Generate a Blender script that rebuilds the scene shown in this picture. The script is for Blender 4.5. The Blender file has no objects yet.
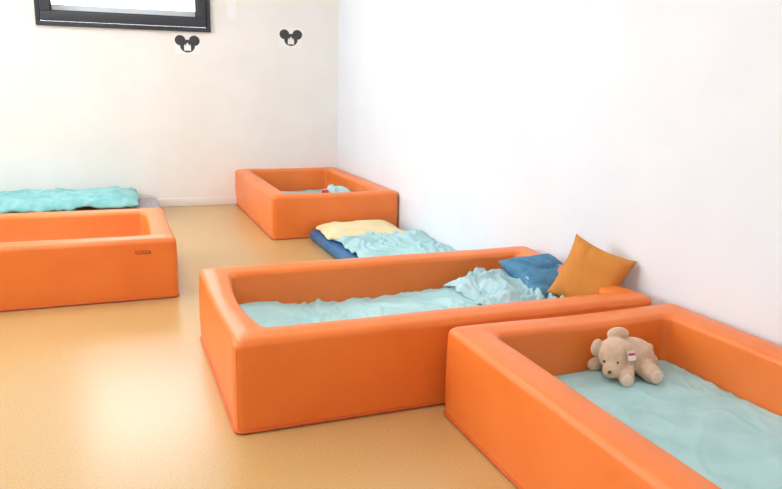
import bpy, bmesh, math, random
from mathutils import Vector, Matrix, noise
random.seed(4)
D=bpy.data; SC=bpy.context.scene
def link(o):
    SC.collection.objects.link(o); return o
def srgb(r,g,b):
    f=lambda c:(c/255/12.92) if c/255<=.04045 else ((c/255+.055)/1.055)**2.4
    return (f(r),f(g),f(b),1)
# ---------------------------------------------------------------- materials
def mat(name,col,rough=.6,col2=None,nscale=20,bump=0,bscale=200,spec=.5,sheen=0,detail=4,bdist=.002,ramp=(.35,.65)):
    m=D.materials.new(name); m.use_nodes=True; nt=m.node_tree; b=nt.nodes['Principled BSDF']
    b.inputs['Base Color'].default_value=col; b.inputs['Roughness'].default_value=rough
    b.inputs['Specular IOR Level'].default_value=spec
    if sheen: b.inputs['Sheen Weight'].default_value=sheen
    tc=nt.nodes.new('ShaderNodeTexCoord')
    if col2:
        n=nt.nodes.new('ShaderNodeTexNoise'); n.inputs['Scale'].default_value=nscale; n.inputs['Detail'].default_value=detail
        nt.links.new(tc.outputs['Object'],n.inputs['Vector'])
        r=nt.nodes.new('ShaderNodeValToRGB'); r.color_ramp.elements[0].position=ramp[0]; r.color_ramp.elements[1].position=ramp[1]
        r.color_ramp.elements[0].color=col; r.color_ramp.elements[1].color=col2
        nt.links.new(n.outputs['Fac'],r.inputs['Fac']); nt.links.new(r.outputs['Color'],b.inputs['Base Color'])
    if bump:
        n=nt.nodes.new('ShaderNodeTexNoise'); n.inputs['Scale'].default_value=bscale; n.inputs['Detail'].default_value=3
        nt.links.new(tc.outputs['Object'],n.inputs['Vector'])
        bp=nt.nodes.new('ShaderNodeBump'); bp.inputs['Strength'].default_value=bump; bp.inputs['Distance'].default_value=bdist
        nt.links.new(n.outputs['Fac'],bp.inputs['Height']); nt.links.new(bp.outputs['Normal'],b.inputs['Normal'])
    return m
M_or=mat('orange_vinyl',srgb(240,129,56),.36,srgb(236,123,50),6,.25,350,spec=.5,bdist=.001)
M_orbase=mat('orange_vinyl_hem',srgb(205,96,44),.5)
M_floor=mat('linoleum_floor',srgb(206,170,114),.27,srgb(192,154,98),190,.05,160,spec=.7,detail=3,bdist=.0003,ramp=(.38,.64))
M_wall=mat('wall_paint',srgb(242,240,236),.85,srgb(238,236,231),3,.25,90,spec=.2,bdist=.001)
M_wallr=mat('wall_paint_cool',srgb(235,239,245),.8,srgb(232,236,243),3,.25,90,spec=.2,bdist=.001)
M_ceil=mat('ceiling_paint',srgb(245,245,243),.9)
M_base=mat('baseboard_pvc',srgb(240,238,234),.5)
M_frame=mat('window_aluminium',srgb(52,56,62),.5)
M_frame2=mat('window_gasket',srgb(30,32,36),.6)
M_sash=mat('window_blind_box',srgb(215,220,225),.5)
M_aqua=mat('aqua_cotton',srgb(166,208,212),.9,srgb(180,219,222),8,.3,500,spec=.15,sheen=.1)
M_aqua2=mat('teal_fleece',srgb(124,192,194),.95,srgb(152,210,210),12,.5,300,spec=.1,sheen=.2)
M_white=mat('pale_blue_cotton',srgb(188,218,224),.9,srgb(170,208,216),14,.3,500,spec=.15)
M_blue=mat('denim_blue_cotton',srgb(76,130,168),.9,srgb(98,150,186),25,.4,500,spec=.15)
M_must=mat('ochre_linen',srgb(210,140,70),.95,srgb(213,143,73),40,.3,600,spec=.1)
M_yel=mat('pale_yellow_cotton',srgb(230,213,168),.9,srgb(236,220,178),10,.3,400,spec=.15)
M_navy=mat('navy_vinyl',srgb(46,112,160),.5,srgb(36,98,148),10)
M_grey=mat('grey_fabric',srgb(168,164,168),.9,srgb(188,184,186),30,.4,300,spec=.15)
M_matt=mat('mattress_cover',srgb(214,226,226),.8)
M_plush=mat('beige_plush',srgb(222,194,168),.95,srgb(212,182,156),40,.8,160,spec=.1,sheen=.4,bdist=.004)
M_plush2=mat('cream_plush',srgb(234,216,198),.95,srgb(228,208,190),40,.6,160,spec=.1,sheen=.4,bdist=.003)
M_black=mat('black_plastic',srgb(20,20,22),.3)
M_brown=mat('brown_thread',srgb(90,62,48),.6)
M_tag=mat('white_satin_label',srgb(240,238,235),.6)
M_red=mat('red_print',srgb(205,60,55),.6)
M_paper=mat('white_paper',srgb(243,243,242),.8)
M_ink=mat('dark_grey_print',srgb(64,66,68),.8)
M_plastic=mat('white_plastic',srgb(238,238,236),.4)
# ---------------------------------------------------------------- helpers
def mesh(name,verts,faces,m=None,smooth=False,parent=None,mats=None,midx=None):
    me=D.meshes.new(name); me.from_pydata([tuple(v) for v in verts],[],faces); me.update()
    for mm in (mats or ([m] if m else [])): me.materials.append(mm)
    if midx:
        for p,i in zip(me.polygons,midx): p.material_index=i
    if smooth:
        for p in me.polygons: p.use_smooth=True
    o=link(D.objects.new(name,me))
    if parent: o.parent=parent
    return o
def boxes(name,bl,m,parent=None,bevel=0,mats=None):
    vs=[];fs=[];mi=[]
    for b in bl:
        x0,x1,y0,y1,z0,z1=b[:6]; n=len(vs)
        vs+=[(x0,y0,z0),(x1,y0,z0),(x1,y1,z0),(x0,y1,z0),(x0,y0,z1),(x1,y0,z1),(x1,y1,z1),(x0,y1,z1)]
        fs+=[tuple(n+i for i in q) for q in [(0,3,2,1),(4,5,6,7),(0,1,5,4),(1,2,6,5),(2,3,7,6),(3,0,4,7)]]
        mi+=[b[6] if len(b)>6 else 0]*6
    o=mesh(name,vs,fs,m,parent=parent,mats=mats,midx=mi)
    if bevel:
        md=o.modifiers.new('bevel','BEVEL'); md.width=bevel; md.segments=3; md.limit_method='ANGLE'
        for p in o.data.polygons: p.use_smooth=True
    return o
def empty(name,loc=(0,0,0)):
    o=link(D.objects.new(name,None)); o.location=loc; o.empty_display_size=.1; return o
def adopt(o,root):
    o.parent=root; o.matrix_parent_inverse=Matrix.Translation(-root.location); return o
# ---------------------------------------------------------------- room
XW=1.975; YW=6.486; XL=-2.9; YB=-1.8; ZC=2.75; T=.2
boxes('floor',[(XL-T,XW+T,YB-T,YW+T,-.1,0)],M_floor)
boxes('ceiling',[(XL-T,XW+T,YB-T,YW+T,ZC,ZC+.15)],M_ceil)
boxes('wall_right',[(XW,XW+T,YB-T,YW+T,0,ZC)],M_wallr)
WX0,WX1,WZ0,WZ1=-.50,.84,1.485,2.5
boxes('wall_back',[(XL,WX0,YW,YW+T,0,ZC),(WX1,XW,YW,YW+T,0,ZC),(WX0,WX1,YW,YW+T,0,WZ0),(WX0,WX1,YW,YW+T,WZ1,ZC)],M_wall)
boxes('wall_front',[(XL,XW,YB-T,YB,0,ZC)],M_wall)
LY0,LY1,LZ0,LZ1=2.0,5.8,.9,2.45
boxes('wall_left',[(XL-T,XL,YB-T,LY0,0,ZC),(XL-T,XL,LY1,YW+T,0,ZC),(XL-T,XL,LY0,LY1,0,LZ0),(XL-T,XL,LY0,LY1,LZ1,ZC)],M_wall)
boxes('baseboard_back',[(XL,XW,YW-.012,YW,0,.075)],M_base,bevel=.004)
boxes('baseboard_left',[(XL,XL+.012,YB,YW-.012,0,.075)],M_base,bevel=.004)
boxes('baseboard_front',[(XL+.012,XW-.012,YB,YB+.012,0,.075)],M_base,bevel=.004)
# back window : dark aluminium tilt window
w=empty('window_1',((WX0+WX1)/2,YW,WZ0))
def wbox(name,bl,m,bevel=.004):
    return adopt(boxes(name,bl,m,bevel=bevel),w)
f=.035;yy0,yy1=YW-.03,YW+.05
wbox('outer_frame',[(WX0,WX1,yy0,yy1,WZ0,WZ0+f),(WX0,WX1,yy0,yy1,WZ1-f,WZ1),(WX0,WX0+f,yy0,yy1,WZ0+f,WZ1-f),(WX1-f,WX1,yy0,yy1,WZ0+f,WZ1-f)],M_frame)
s=.07;a,b,c,d=WX0+f+.004,WX1-f-.004,WZ0+f+.004,WZ1-f-.004; yy0,yy1=YW-.045,YW+.03
wbox('sash_frame',[(a,b,yy0,yy1,c,c+s),(a,b,yy0,yy1,d-s,d),(a,a+s,yy0,yy1,c+s,d-s),(b-s,b,yy0,yy1,c+s,d-s)],M_frame)
g=.012;a,b,c,d=a+s,b-s,c+s,d-s; yy0,yy1=YW-.02,YW+.02
wbox('gasket',[(a,b,yy0,yy1,c,c+g),(a,b,yy0,yy1,d-g,d),(a,a+g,yy0,yy1,c+g,d-g),(b-g,b,yy0,yy1,c+g,d-g)],M_frame2,.002)
wbox('outer_sill',[(WX0,WX1,YW+.06,YW+T+.05,WZ0+.06,WZ0+.17)],M_sash)
w2=empty('fill_window',(XL,(LY0+LY1)/2,LZ0))  # unseen window added for fill, opening placed to brighten the right wall
bl=[(XL-.08,XL+.02,LY0,LY1,LZ0,LZ0+.06),(XL-.08,XL+.02,LY0,LY1,LZ1-.06,LZ1)]
for y in (LY0,(LY0*2+LY1)/3,(LY0+2*LY1)/3,LY1-.06): bl.append((XL-.08,XL+.02,y,y+.06,LZ0+.06,LZ1-.06))
adopt(boxes('frame',bl,M_frame),w2)
# ---------------------------------------------------------------- foam bed
def rrect(L,W,off,r,nl,ns,nc):
    x0,x1,y0,y1=off,L-off,off,W-off; P=[]
    def arc(cx,cy,a0):
        for i in range(nc+1):
            a=math.radians(a0+90*i/nc); P.append((cx+r*math.cos(a),cy+r*math.sin(a)))
    def seg(p,q,n):
        for i in range(1,n): P.append((p[0]+(q[0]-p[0])*i/n,p[1]+(q[1]-p[1])*i/n))
    arc(x0+r,y0+r,180); seg((x0+r,y0),(x1-r,y0),nl)
    arc(x1-r,y0+r,270); seg((x1,y0+r),(x1,y1-r),ns)
    arc(x1-r,y1-r,0); seg((x1-r,y1),(x0+r,y1),nl)
    arc(x0+r,y1-r,90); seg((x0,y1-r),(x0,y0+r),ns)
    return P
def foam_bed(x,y,along_x=True,L=1.61,W=.946,h=.315,th=.122,seed=0,mz=.13,logo=False,dipa=.006,bow=.022):
    root=empty('foam_bed',(x,y,0))
    nl,ns,nc=48,28,7
    O=rrect(L,W,0,.028,nl,ns,nc); I=rrect(L,W,th,.03,nl,ns,nc)
    I=[((px-bow*math.sin(math.pi*(py-th)/(W-2*th))**.8 if px<L/2 else px+bow*.4*math.sin(math.pi*(py-th)/(W-2*th))**.8),py) if (abs(px-th)<.002 or abs(px-L+th)<.002) and th<py<W-th else (px,py) for px,py in I]
    R=.025
    prof=[(0,.006),(0,.02),(0,.06),(0,.12),(0,.18),(0,.24),(0,h-R-.01)]
    for i in range(0,8):
        a=math.radians(i*90/7); prof.append((R*(1-math.cos(a)),h-R+R*math.sin(a)))
    prof+= [(th*.35,h+.004),(th*.5,h+.005),(th*.65,h+.004)]
    for i in range(7,-1,-1):
        a=math.radians(i*90/7); prof.append((th-R*(1-math.cos(a)),h-R+R*math.sin(a)))
    prof+=[(th,.24),(th,.18),(th,.1),(th,.03)]
    vs=[];n=len(O);m=len(prof)
    for i in range(n):
        o_=Vector((*O[i],0)); i_=Vector((*I[i],0)); vv=o_.y/W
        e=max(0,1-min(o_.x,L-o_.x)/(th*1.6)); dip=dipa*e*(math.sin(math.pi*max(0,min(1,vv)))**1.5)
        for j,(t,z) in enumerate(prof):
            p=o_.lerp(i_,t/th); zf=z/h
            zz=z-(dip*zf**3)
            ps=noise.noise(Vector((p.x*3+seed,p.y*3,z*4)))*.003
            if t<.001:
                bul=.005*math.sin(math.pi*min(1,z/h))+ps
                cxv=Vector((0,-1,0)) if o_.y<.02 else Vector((0,1,0)) if o_.y>W-.02 else Vector((-1,0,0)) if o_.x<L/2 else Vector((1,0,0))
                p=p+cxv*bul
            elif t>th-.001: p=p+(o_-i_).normalized()*ps
            if z>h-.01: zz+=ps*.8
            vs.append((p.x,p.y,zz))
    fs=[]
    for i in range(n):
        for j in range(m-1):
            k=(i+1)%n
            fs.append((i*m+j,k*m+j,k*m+j+1,i*m+j+1))
    def place(v):
        return v if along_x else (W-v[1],v[0],v[2])
    mesh('tub',[place(v) for v in vs],fs,M_or,smooth=True,parent=root)
    def tube(name,pts,r,m,closed):
        cu=D.curves.new(name,'CURVE'); cu.dimensions='3D'; cu.bevel_depth=r; cu.bevel_resolution=2
        sp=cu.splines.new('POLY'); sp.points.add(len(pts)-1)
        for q,pp in zip(sp.points,pts): q.co=(*place(pp),1)
        sp.use_cyclic_u=closed; cu.materials.append(m)
        ob=link(D.objects.new(name,cu)); ob.parent=root; return ob
    tube('base_hem',[(p[0],p[1],.008) for p in rrect(L,W,-.001,.028,nl,ns,nc)],.006,M_orbase,True)
    for k,(cx_,cy_) in enumerate([(0,0),(L,0),(L,W),(0,W)]):
        ix=.0072 if cx_==0 else -.0072; iy=.0072 if cy_==0 else -.0072
        tube('corner_seam_%d'%(k+1),[(cx_+ix,cy_+iy,z) for z in (.01,.1,.2,h-.035)],.0022,M_or,False)
    x0,x1,y0,y1=th-.02,L-th+.01,th-.005,W-th+.005
    c8=[place(v) for v in [(x0,y0,.02),(x1,y1,mz)]]
    xs=sorted((c8[0][0],c8[1][0])); ys=sorted((c8[0][1],c8[1][1]))
    boxes('mattress',[(xs[0],xs[1],ys[0],ys[1],.015,mz)],M_matt,parent=root,bevel=.02)
    if logo:
        cu=D.curves.new('maker_print','FONT'); cu.body='CUCUL'; cu.size=.024; cu.extrude=.0005; cu.materials.append(M_black); cu.align_x='CENTER'
        ob=link(D.objects.new('maker_print',cu)); ob.parent=root; ob.location=(L-.16,-.010,.243); ob.rotation_euler=(math.radians(90),0,0)
    return root
bedC=foam_bed(.312,2.111,True,seed=1,dipa=.016,bow=.03)
bedR=foam_bed(1.002,2.05-1.61,False,seed=5,mz=.12,bow=.0)
bedF=foam_bed(1.018,4.905,False,seed=9,mz=.10)
foam_bed(.274-1.61,3.697,True,seed=13,mz=.12,logo=True,dipa=.016,bow=.03)
# ---------------------------------------------------------------- cloth
def cloth(name,x0,x1,y0,y1,zf,m,nx=110,ny=80,thick=.006,edge=None,root=None):
    vs=[]
    for j in range(ny+1):
        for i in range(nx+1):
            u=i/nx; v=j/ny
            x=x0+(x1-x0)*u; y=y0+(y1-y0)*v
            if edge:
                dx,dy=edge(u,v); x+=dx; y+=dy
            vs.append((x,y,zf(x,y,u,v)))
    fs=[(j*(nx+1)+i,j*(nx+1)+i+1,(j+1)*(nx+1)+i+1,(j+1)*(nx+1)+i) for j in range(ny) for i in range(nx)]
    o=mesh(name,vs,fs,m,smooth=True)
    md=o.modifiers.new('thickness','SOLIDIFY'); md.thickness=thick; md.offset=1
    if root: adopt(o,root)
    return o
def ridge(x,y,s,sd,ang=0):
    c_,s_=math.cos(ang),math.sin(ang); a=x*c_+y*s_; b=-x*s_+y*c_
    w_=noise.noise(Vector((x*2.5,y*2.5,sd+7)))*.35
    n1=noise.noise(Vector((a*s+w_*s,b*s*.35,sd)))
    return (1-min(1,abs(n1)*3.2))**2
def bump(x,y,cx_,cy_,rx,ry): 
    return math.exp(-((x-cx_)/rx)**2-((y-cy_)/ry)**2)
def zC(x,y,u,v):
    z=.138+.012*ridge(x,y,5,1,.5)+.010*ridge(x,y,9,2,-.6)+.006*ridge(x,y,14,4,.1)+.005*noise.noise(Vector((x*9,y*9,3)))
    z+=.045*bump(x,y,1.02,2.62,.11,.10)+.06*bump(x,y,1.45,2.68,.25,.2)+.03*bump(x,y,.5,2.82,.2,.2)
    z+=.02*max(0,u-.5)
    return z
cloth('sheet',.41,1.80,2.235,2.935,zC,M_aqua,200,110,root=bedC)
def zCw(x,y,u,v):
    e=min(u,1-u,v,1-v)
    z=zC(x,y,.7,.5)+.004+.045*min(1,e*4)**.8+.030*ridge(x,y,7,11,.9)+.022*ridge(x,y,12,12,-.3)+.008*ridge(x,y,20,14,.6)
    return z
cloth('crumpled_blanket',1.37,1.77,2.32,2.84,zCw,M_white,110,130,edge=lambda u,v:(.03*noise.noise(Vector((v*5,1,2)))+.05*(1-v),.03*noise.noise(Vector((u*5,4,2)))),root=bedC)
def zR(x,y,u,v):
    return .133+.007*ridge(x,y,5,21,.9)+.006*ridge(x,y,9,22,.3)+.004*ridge(x,y,15,23,-.5)+.002*noise.noise(Vector((x*8,y*8,5)))
cloth('sheet',1.128,1.822,.57,1.925,zR,M_aqua,120,220,root=bedR)
def zF(x,y,u,v):
    return .112+.010*ridge(x,y,5,31,.2)+.03*bump(x,y,1.75,5.9,.15,.3)
cloth('sheet',1.147,1.837,5.01,6.38,zF,M_aqua,60,80,root=bedF)
def zFb(x,y,u,v):
    e=min(u,1-u,v,1-v)
    return .13+.125*min(1,e*4)**.6+.02*ridge(x,y,12,33,.2)
cloth('crumpled_blanket',1.60,1.80,5.42,5.72,zFb,M_white,40,50,root=bedF)
cloth('red_cloth',1.535,1.60,5.45,5.52,lambda x,y,u,v:.13+.12*min(1,min(u,1-u,v,1-v)*4)**.6,M_red,20,20,root=bedF)
# low mat behind the centre bed
mt=boxes('floor_mat',[(1.27,1.90,3.35,4.87,0,.07)],M_navy,bevel=.025)
def zM(x,y,u,v):
    e=min(u,1-u,v,1-v)
    return .072+.012*min(1,e*10)+.020*ridge(x,y,6,41,.4)+.016*ridge(x,y,10,42,-.5)
adopt(cloth('sheet',1.33,1.96,3.40,4.60,zM,M_aqua,90,150),mt)
def zY(x,y,u,v):
    e=min(u,1-u,v,1-v)
    return .085+.04*min(1,e*6)**.7+.008*ridge(x,y,6,45,.4)
adopt(cloth('folded_blanket',1.29,1.84,4.44,4.85,zY,M_yel,60,50,edge=lambda u,v:(.015*noise.noise(Vector((v*4,1,2)))+.03*v,.02*noise.noise(Vector((u*4,4,2))))),mt)
# mat on the left against the back wall
ml=boxes('floor_mat',[(-1.6,.33,5.82,6.44,0,.10)],M_grey,bevel=.025)
def zB(x,y,u,v):
    e=min(1-u,v,1-v)
    return .108+.07*min(1,e*9)**.6+.02*ridge(x,y,4,51,1.2)+.02*ridge(x,y,7,52,.1)+.03*max(0,u-.75)*4*.6
adopt(cloth('fleece_blanket',-1.55,.17,5.80,6.42,zB,M_aqua2,120,60,edge=lambda u,v:(.04*noise.noise(Vector((v*4,1,2))),.02*noise.noise(Vector((u*9,4,2))))),ml)
# ---------------------------------------------------------------- cushions
def cushion(name,w_,h_,t_,m,loc,zr,tilt,inpl,crease=.01,seed=0,ear=.16,root=None):
    n=48; vs=[];fs=[]
    for side in (1,-1):
        for j in range(n+1):
            for i in range(n+1):
                u=i/n*2-1; v=j/n*2-1
                k=((1-u**4)*(1-v**4))
                th_=t_*max(0,k)**.55
                x=u*w_*(1-ear*(1-abs(v)**2)*abs(u)**3*.5-.04*(1-v*v)); y=v*h_*(1-ear*(1-abs(u)**2)*abs(v)**3*.5-.04*(1-u*u))
                z=side*th_
                if th_>crease*1.2: z-=side*crease*ridge(x*1.5,y*1.5,6,seed+side)*min(1,k*3)
                vs.append((x,y,z))
    N=(n+1)**2
    for sd in (0,1):
        for j in range(n):
            for i in range(n):
                q=[j*(n+1)+i,j*(n+1)+i+1,(j+1)*(n+1)+i+1,(j+1)*(n+1)+i]
                if sd: q=q[::-1]
                fs.append(tuple(k+sd*N for k in q))
    o=mesh(name,vs,fs,m,smooth=True)
    bm=bmesh.new(); bm.from_mesh(o.data); bmesh.ops.remove_doubles(bm,verts=bm.verts,dist=.0005); bm.to_mesh(o.data); bm.free()
    rd=math.radians
    o.matrix_world=Matrix.Translation(loc)@Matrix.Rotation(rd(zr),4,'Z')@Matrix.Rotation(rd(tilt),4,'X')@Matrix.Rotation(rd(inpl),4,'Z')
    return o
cushion('throw_cushion',.138,.142,.06,M_must,(1.825,2.39,.325),-50,70,-18,.006,3)
cushion('pillow',.17,.15,.055,M_blue,(1.785,2.66,.26),22,24,-6,.012,8,ear=.1)
# ---------------------------------------------------------------- plush bear, lying on its belly, head down to the left
def plush():
    root=empty('plush_bear',(1.60,1.76,.15))
    bm=bmesh.new()
    def ell(c_,r_,rot=(0,0,0)):
        M=Matrix.Translation(c_)@Matrix.Rotation(math.radians(rot[2]),4,'Z')@Matrix.Rotation(math.radians(rot[1]),4,'Y')@Matrix.Rotation(math.radians(rot[0]),4,'X')@Matrix.Diagonal((*r_,1))
        bmesh.ops.create_icosphere(bm,subdivisions=3,radius=1,matrix=M)
    def chain(pts,rs,steps=5):
        for k in range(len(pts)-1):
            for s_ in range(steps+1):
                t_=s_/steps; p=Vector(pts[k]).lerp(Vector(pts[k+1]),t_); r_=rs[k]+(rs[k+1]-rs[k])*t_
                bmesh.ops.create_icosphere(bm,subdivisions=2,radius=r_,matrix=Matrix.Translation(p))
    # body, rump to the right
    ell((.035,.0,.058),(.064,.056,.058)); ell((.01,-.005,.070),(.048,.050,.052)); ell((.068,.01,.052),(.044,.052,.050))
    # head low, muzzle buried toward the sheet
    ell((-.036,-.015,.078),(.050,.050,.050)); ell((-.062,-.046,.042),(.029,.029,.026),(0,0,30)); ell((-.046,-.045,.058),(.030,.024,.028))
    # round ears
    ell((-.080,.012,.094),(.027,.014,.028),(0,-25,30)); ell((-.016,.004,.132),(.033,.019,.023),(10,0,-15))
    # arms and legs, stubby, splayed
    chain([(-.01,-.035,.035),(-.035,-.080,.024)],[.028,.024]); chain([(.055,-.03,.035),(.050,-.084,.027)],[.034,.029])
    chain([(-.01,.035,.045),(-.06,.045,.025)],[.026,.022]); chain([(.08,.01,.035),(.108,.005,.028)],[.032,.027])
    ell((.107,.012,.072),(.013,.013,.013))
    me=D.meshes.new('body'); bm.to_mesh(me); bm.free(); me.materials.append(M_plush)
    o=link(D.objects.new('body',me)); o.parent=root
    r=o.modifiers.new('remesh','REMESH'); r.mode='VOXEL'; r.voxel_size=.003; r.use_smooth_shade=True
    s_=o.modifiers.new('smooth','SMOOTH'); s_.iterations=5; s_.factor=.6
    def part(name,m,c_,r_,rot=(0,0,0)):
        b=bmesh.new(); bmesh.ops.create_icosphere(b,subdivisions=3,radius=1,matrix=Matrix.Translation(c_)@Matrix.Rotation(math.radians(rot[2]),4,'Z')@Matrix.Rotation(math.radians(rot[0]),4,'X')@Matrix.Diagonal((*r_,1)))
        me=D.meshes.new(name); b.to_mesh(me); b.free(); me.materials.append(m)
        for p in me.polygons: p.use_smooth=True
        q=link(D.objects.new(name,me)); q.parent=root
    part('eye_1',M_brown,(-.082,-.032,.066),(.0035,.0035,.0035)); part('eye_2',M_brown,(-.058,-.064,.070),(.0035,.0035,.0035))
    part('nose',M_brown,(-.083,-.064,.044),(.006,.006,.005))
    part('sole_1',M_plush2,(-.045,-.099,.024),(.018,.006,.018),(0,0,-25)); part('sole_2',M_plush2,(.048,-.110,.027),(.021,.006,.021))
    mesh('care_label',[(-.032,-.066,.104),(-.006,-.066,.104),(-.004,-.074,.074),(-.030,-.075,.076)],[(0,1,2,3)],M_tag,parent=root).modifiers.new('t','SOLIDIFY').thickness=.001
    mesh('label_print',[(-.030,-.0705,.097),(-.007,-.0705,.096),(-.007,-.0735,.090),(-.029,-.0735,.091)],[(0,1,2,3)],M_red,parent=root)
    return root
pe=plush(); pe.location=(1.575,1.86,.140); pe.scale=(1.18,1.05,1.12)
# ---------------------------------------------------------------- wall decorations
def disc(cx_,cz,rx,rz,y,n=36): return [(cx_+rx*math.cos(2*math.pi*i/n),y,cz+rz*math.sin(2*math.pi*i/n)) for i in range(n)]
def poster(x,z):
    root=empty('mouse_ears_poster',(x,YW,z))
    boxes('paper',[(-.105,.105,-.002,-.0005,-.085,.085)],M_paper,parent=root)
    def shape(name,pl,y,m):
        vs=[];fs=[]
        for p in pl:
            n=len(vs); vs+=[(a_,y,b_) for a_,_,b_ in p]; fs.append(tuple(range(n,n+len(p))))
        mesh(name,vs,fs,m,parent=root)
    shape('ears',[disc(-.058,.028,.044,.042,0),disc(.058,.028,.044,.042,0)],-.003,M_ink)
    shape('head',[disc(0,-.018,.060,.052,0)],-.0036,M_ink)
    P=[(-.028,-.055),(.028,-.055),(.028,-.02),(.02,.0),(.012,-.02),(.012,-.008),(.0,.012),(-.012,-.008),(-.012,-.02),(-.02,.0),(-.028,-.02)]
    shape('castle',[[(a_,0,b_) for a_,b_ in P]],-.0042,M_paper)
poster(.645,1.385); poster(1.535,1.47)
boxes('paper_notice',[(.985,1.06,YW-.002,YW-.0005,1.60,1.78)],M_paper)
# ---------------------------------------------------------------- lights
for k,(lx,ly,en) in enumerate([(-.4,4.6,22),(-.4,2.2,20),(-.4,-.4,30)]):
    root=empty('ceiling_fill',(lx,ly,ZC))  # added fill: unseen ceiling fixtures put in to brighten the room
    boxes('housing',[(-.31,.31,-.31,.31,-.03,0)],M_plastic,parent=root,bevel=.005)
    L_=D.lights.new('fill_area','AREA'); L_.shape='SQUARE'; L_.size=.58; L_.energy=en; L_.color=(1,.985,.965)
    lo=link(D.objects.new('fill_area',L_)); lo.parent=root; lo.location=(0,0,-.04)
wd=D.worlds.new('World'); SC.world=wd; wd.use_nodes=True
bg=wd.node_tree.nodes['Background']; bg.inputs[0].default_value=(.86,.94,1,1); bg.inputs[1].default_value=7.8
# ---------------------------------------------------------------- camera
yaw,pitch,roll=[math.radians(a_) for a_ in (21.295,12.695,1.192)]
F=Vector((math.sin(yaw)*math.cos(pitch),math.cos(yaw)*math.cos(pitch),-math.sin(pitch)))
R=Vector((math.cos(yaw),-math.sin(yaw),0)); U=R.cross(F)
R2=R*math.cos(roll)+U*math.sin(roll); U2=-R*math.sin(roll)+U*math.cos(roll)
cam=D.cameras.new('camera'); cam.sensor_width=36; cam.lens=717.8/782*36; cam.clip_start=.02
co=link(D.objects.new('camera',cam))
co.matrix_world=Matrix.Translation((0,0,1.1))@Matrix((R2,U2,-F)).transposed().to_4x4()
SC.camera=co
SC.view_settings.view_transform='Standard'
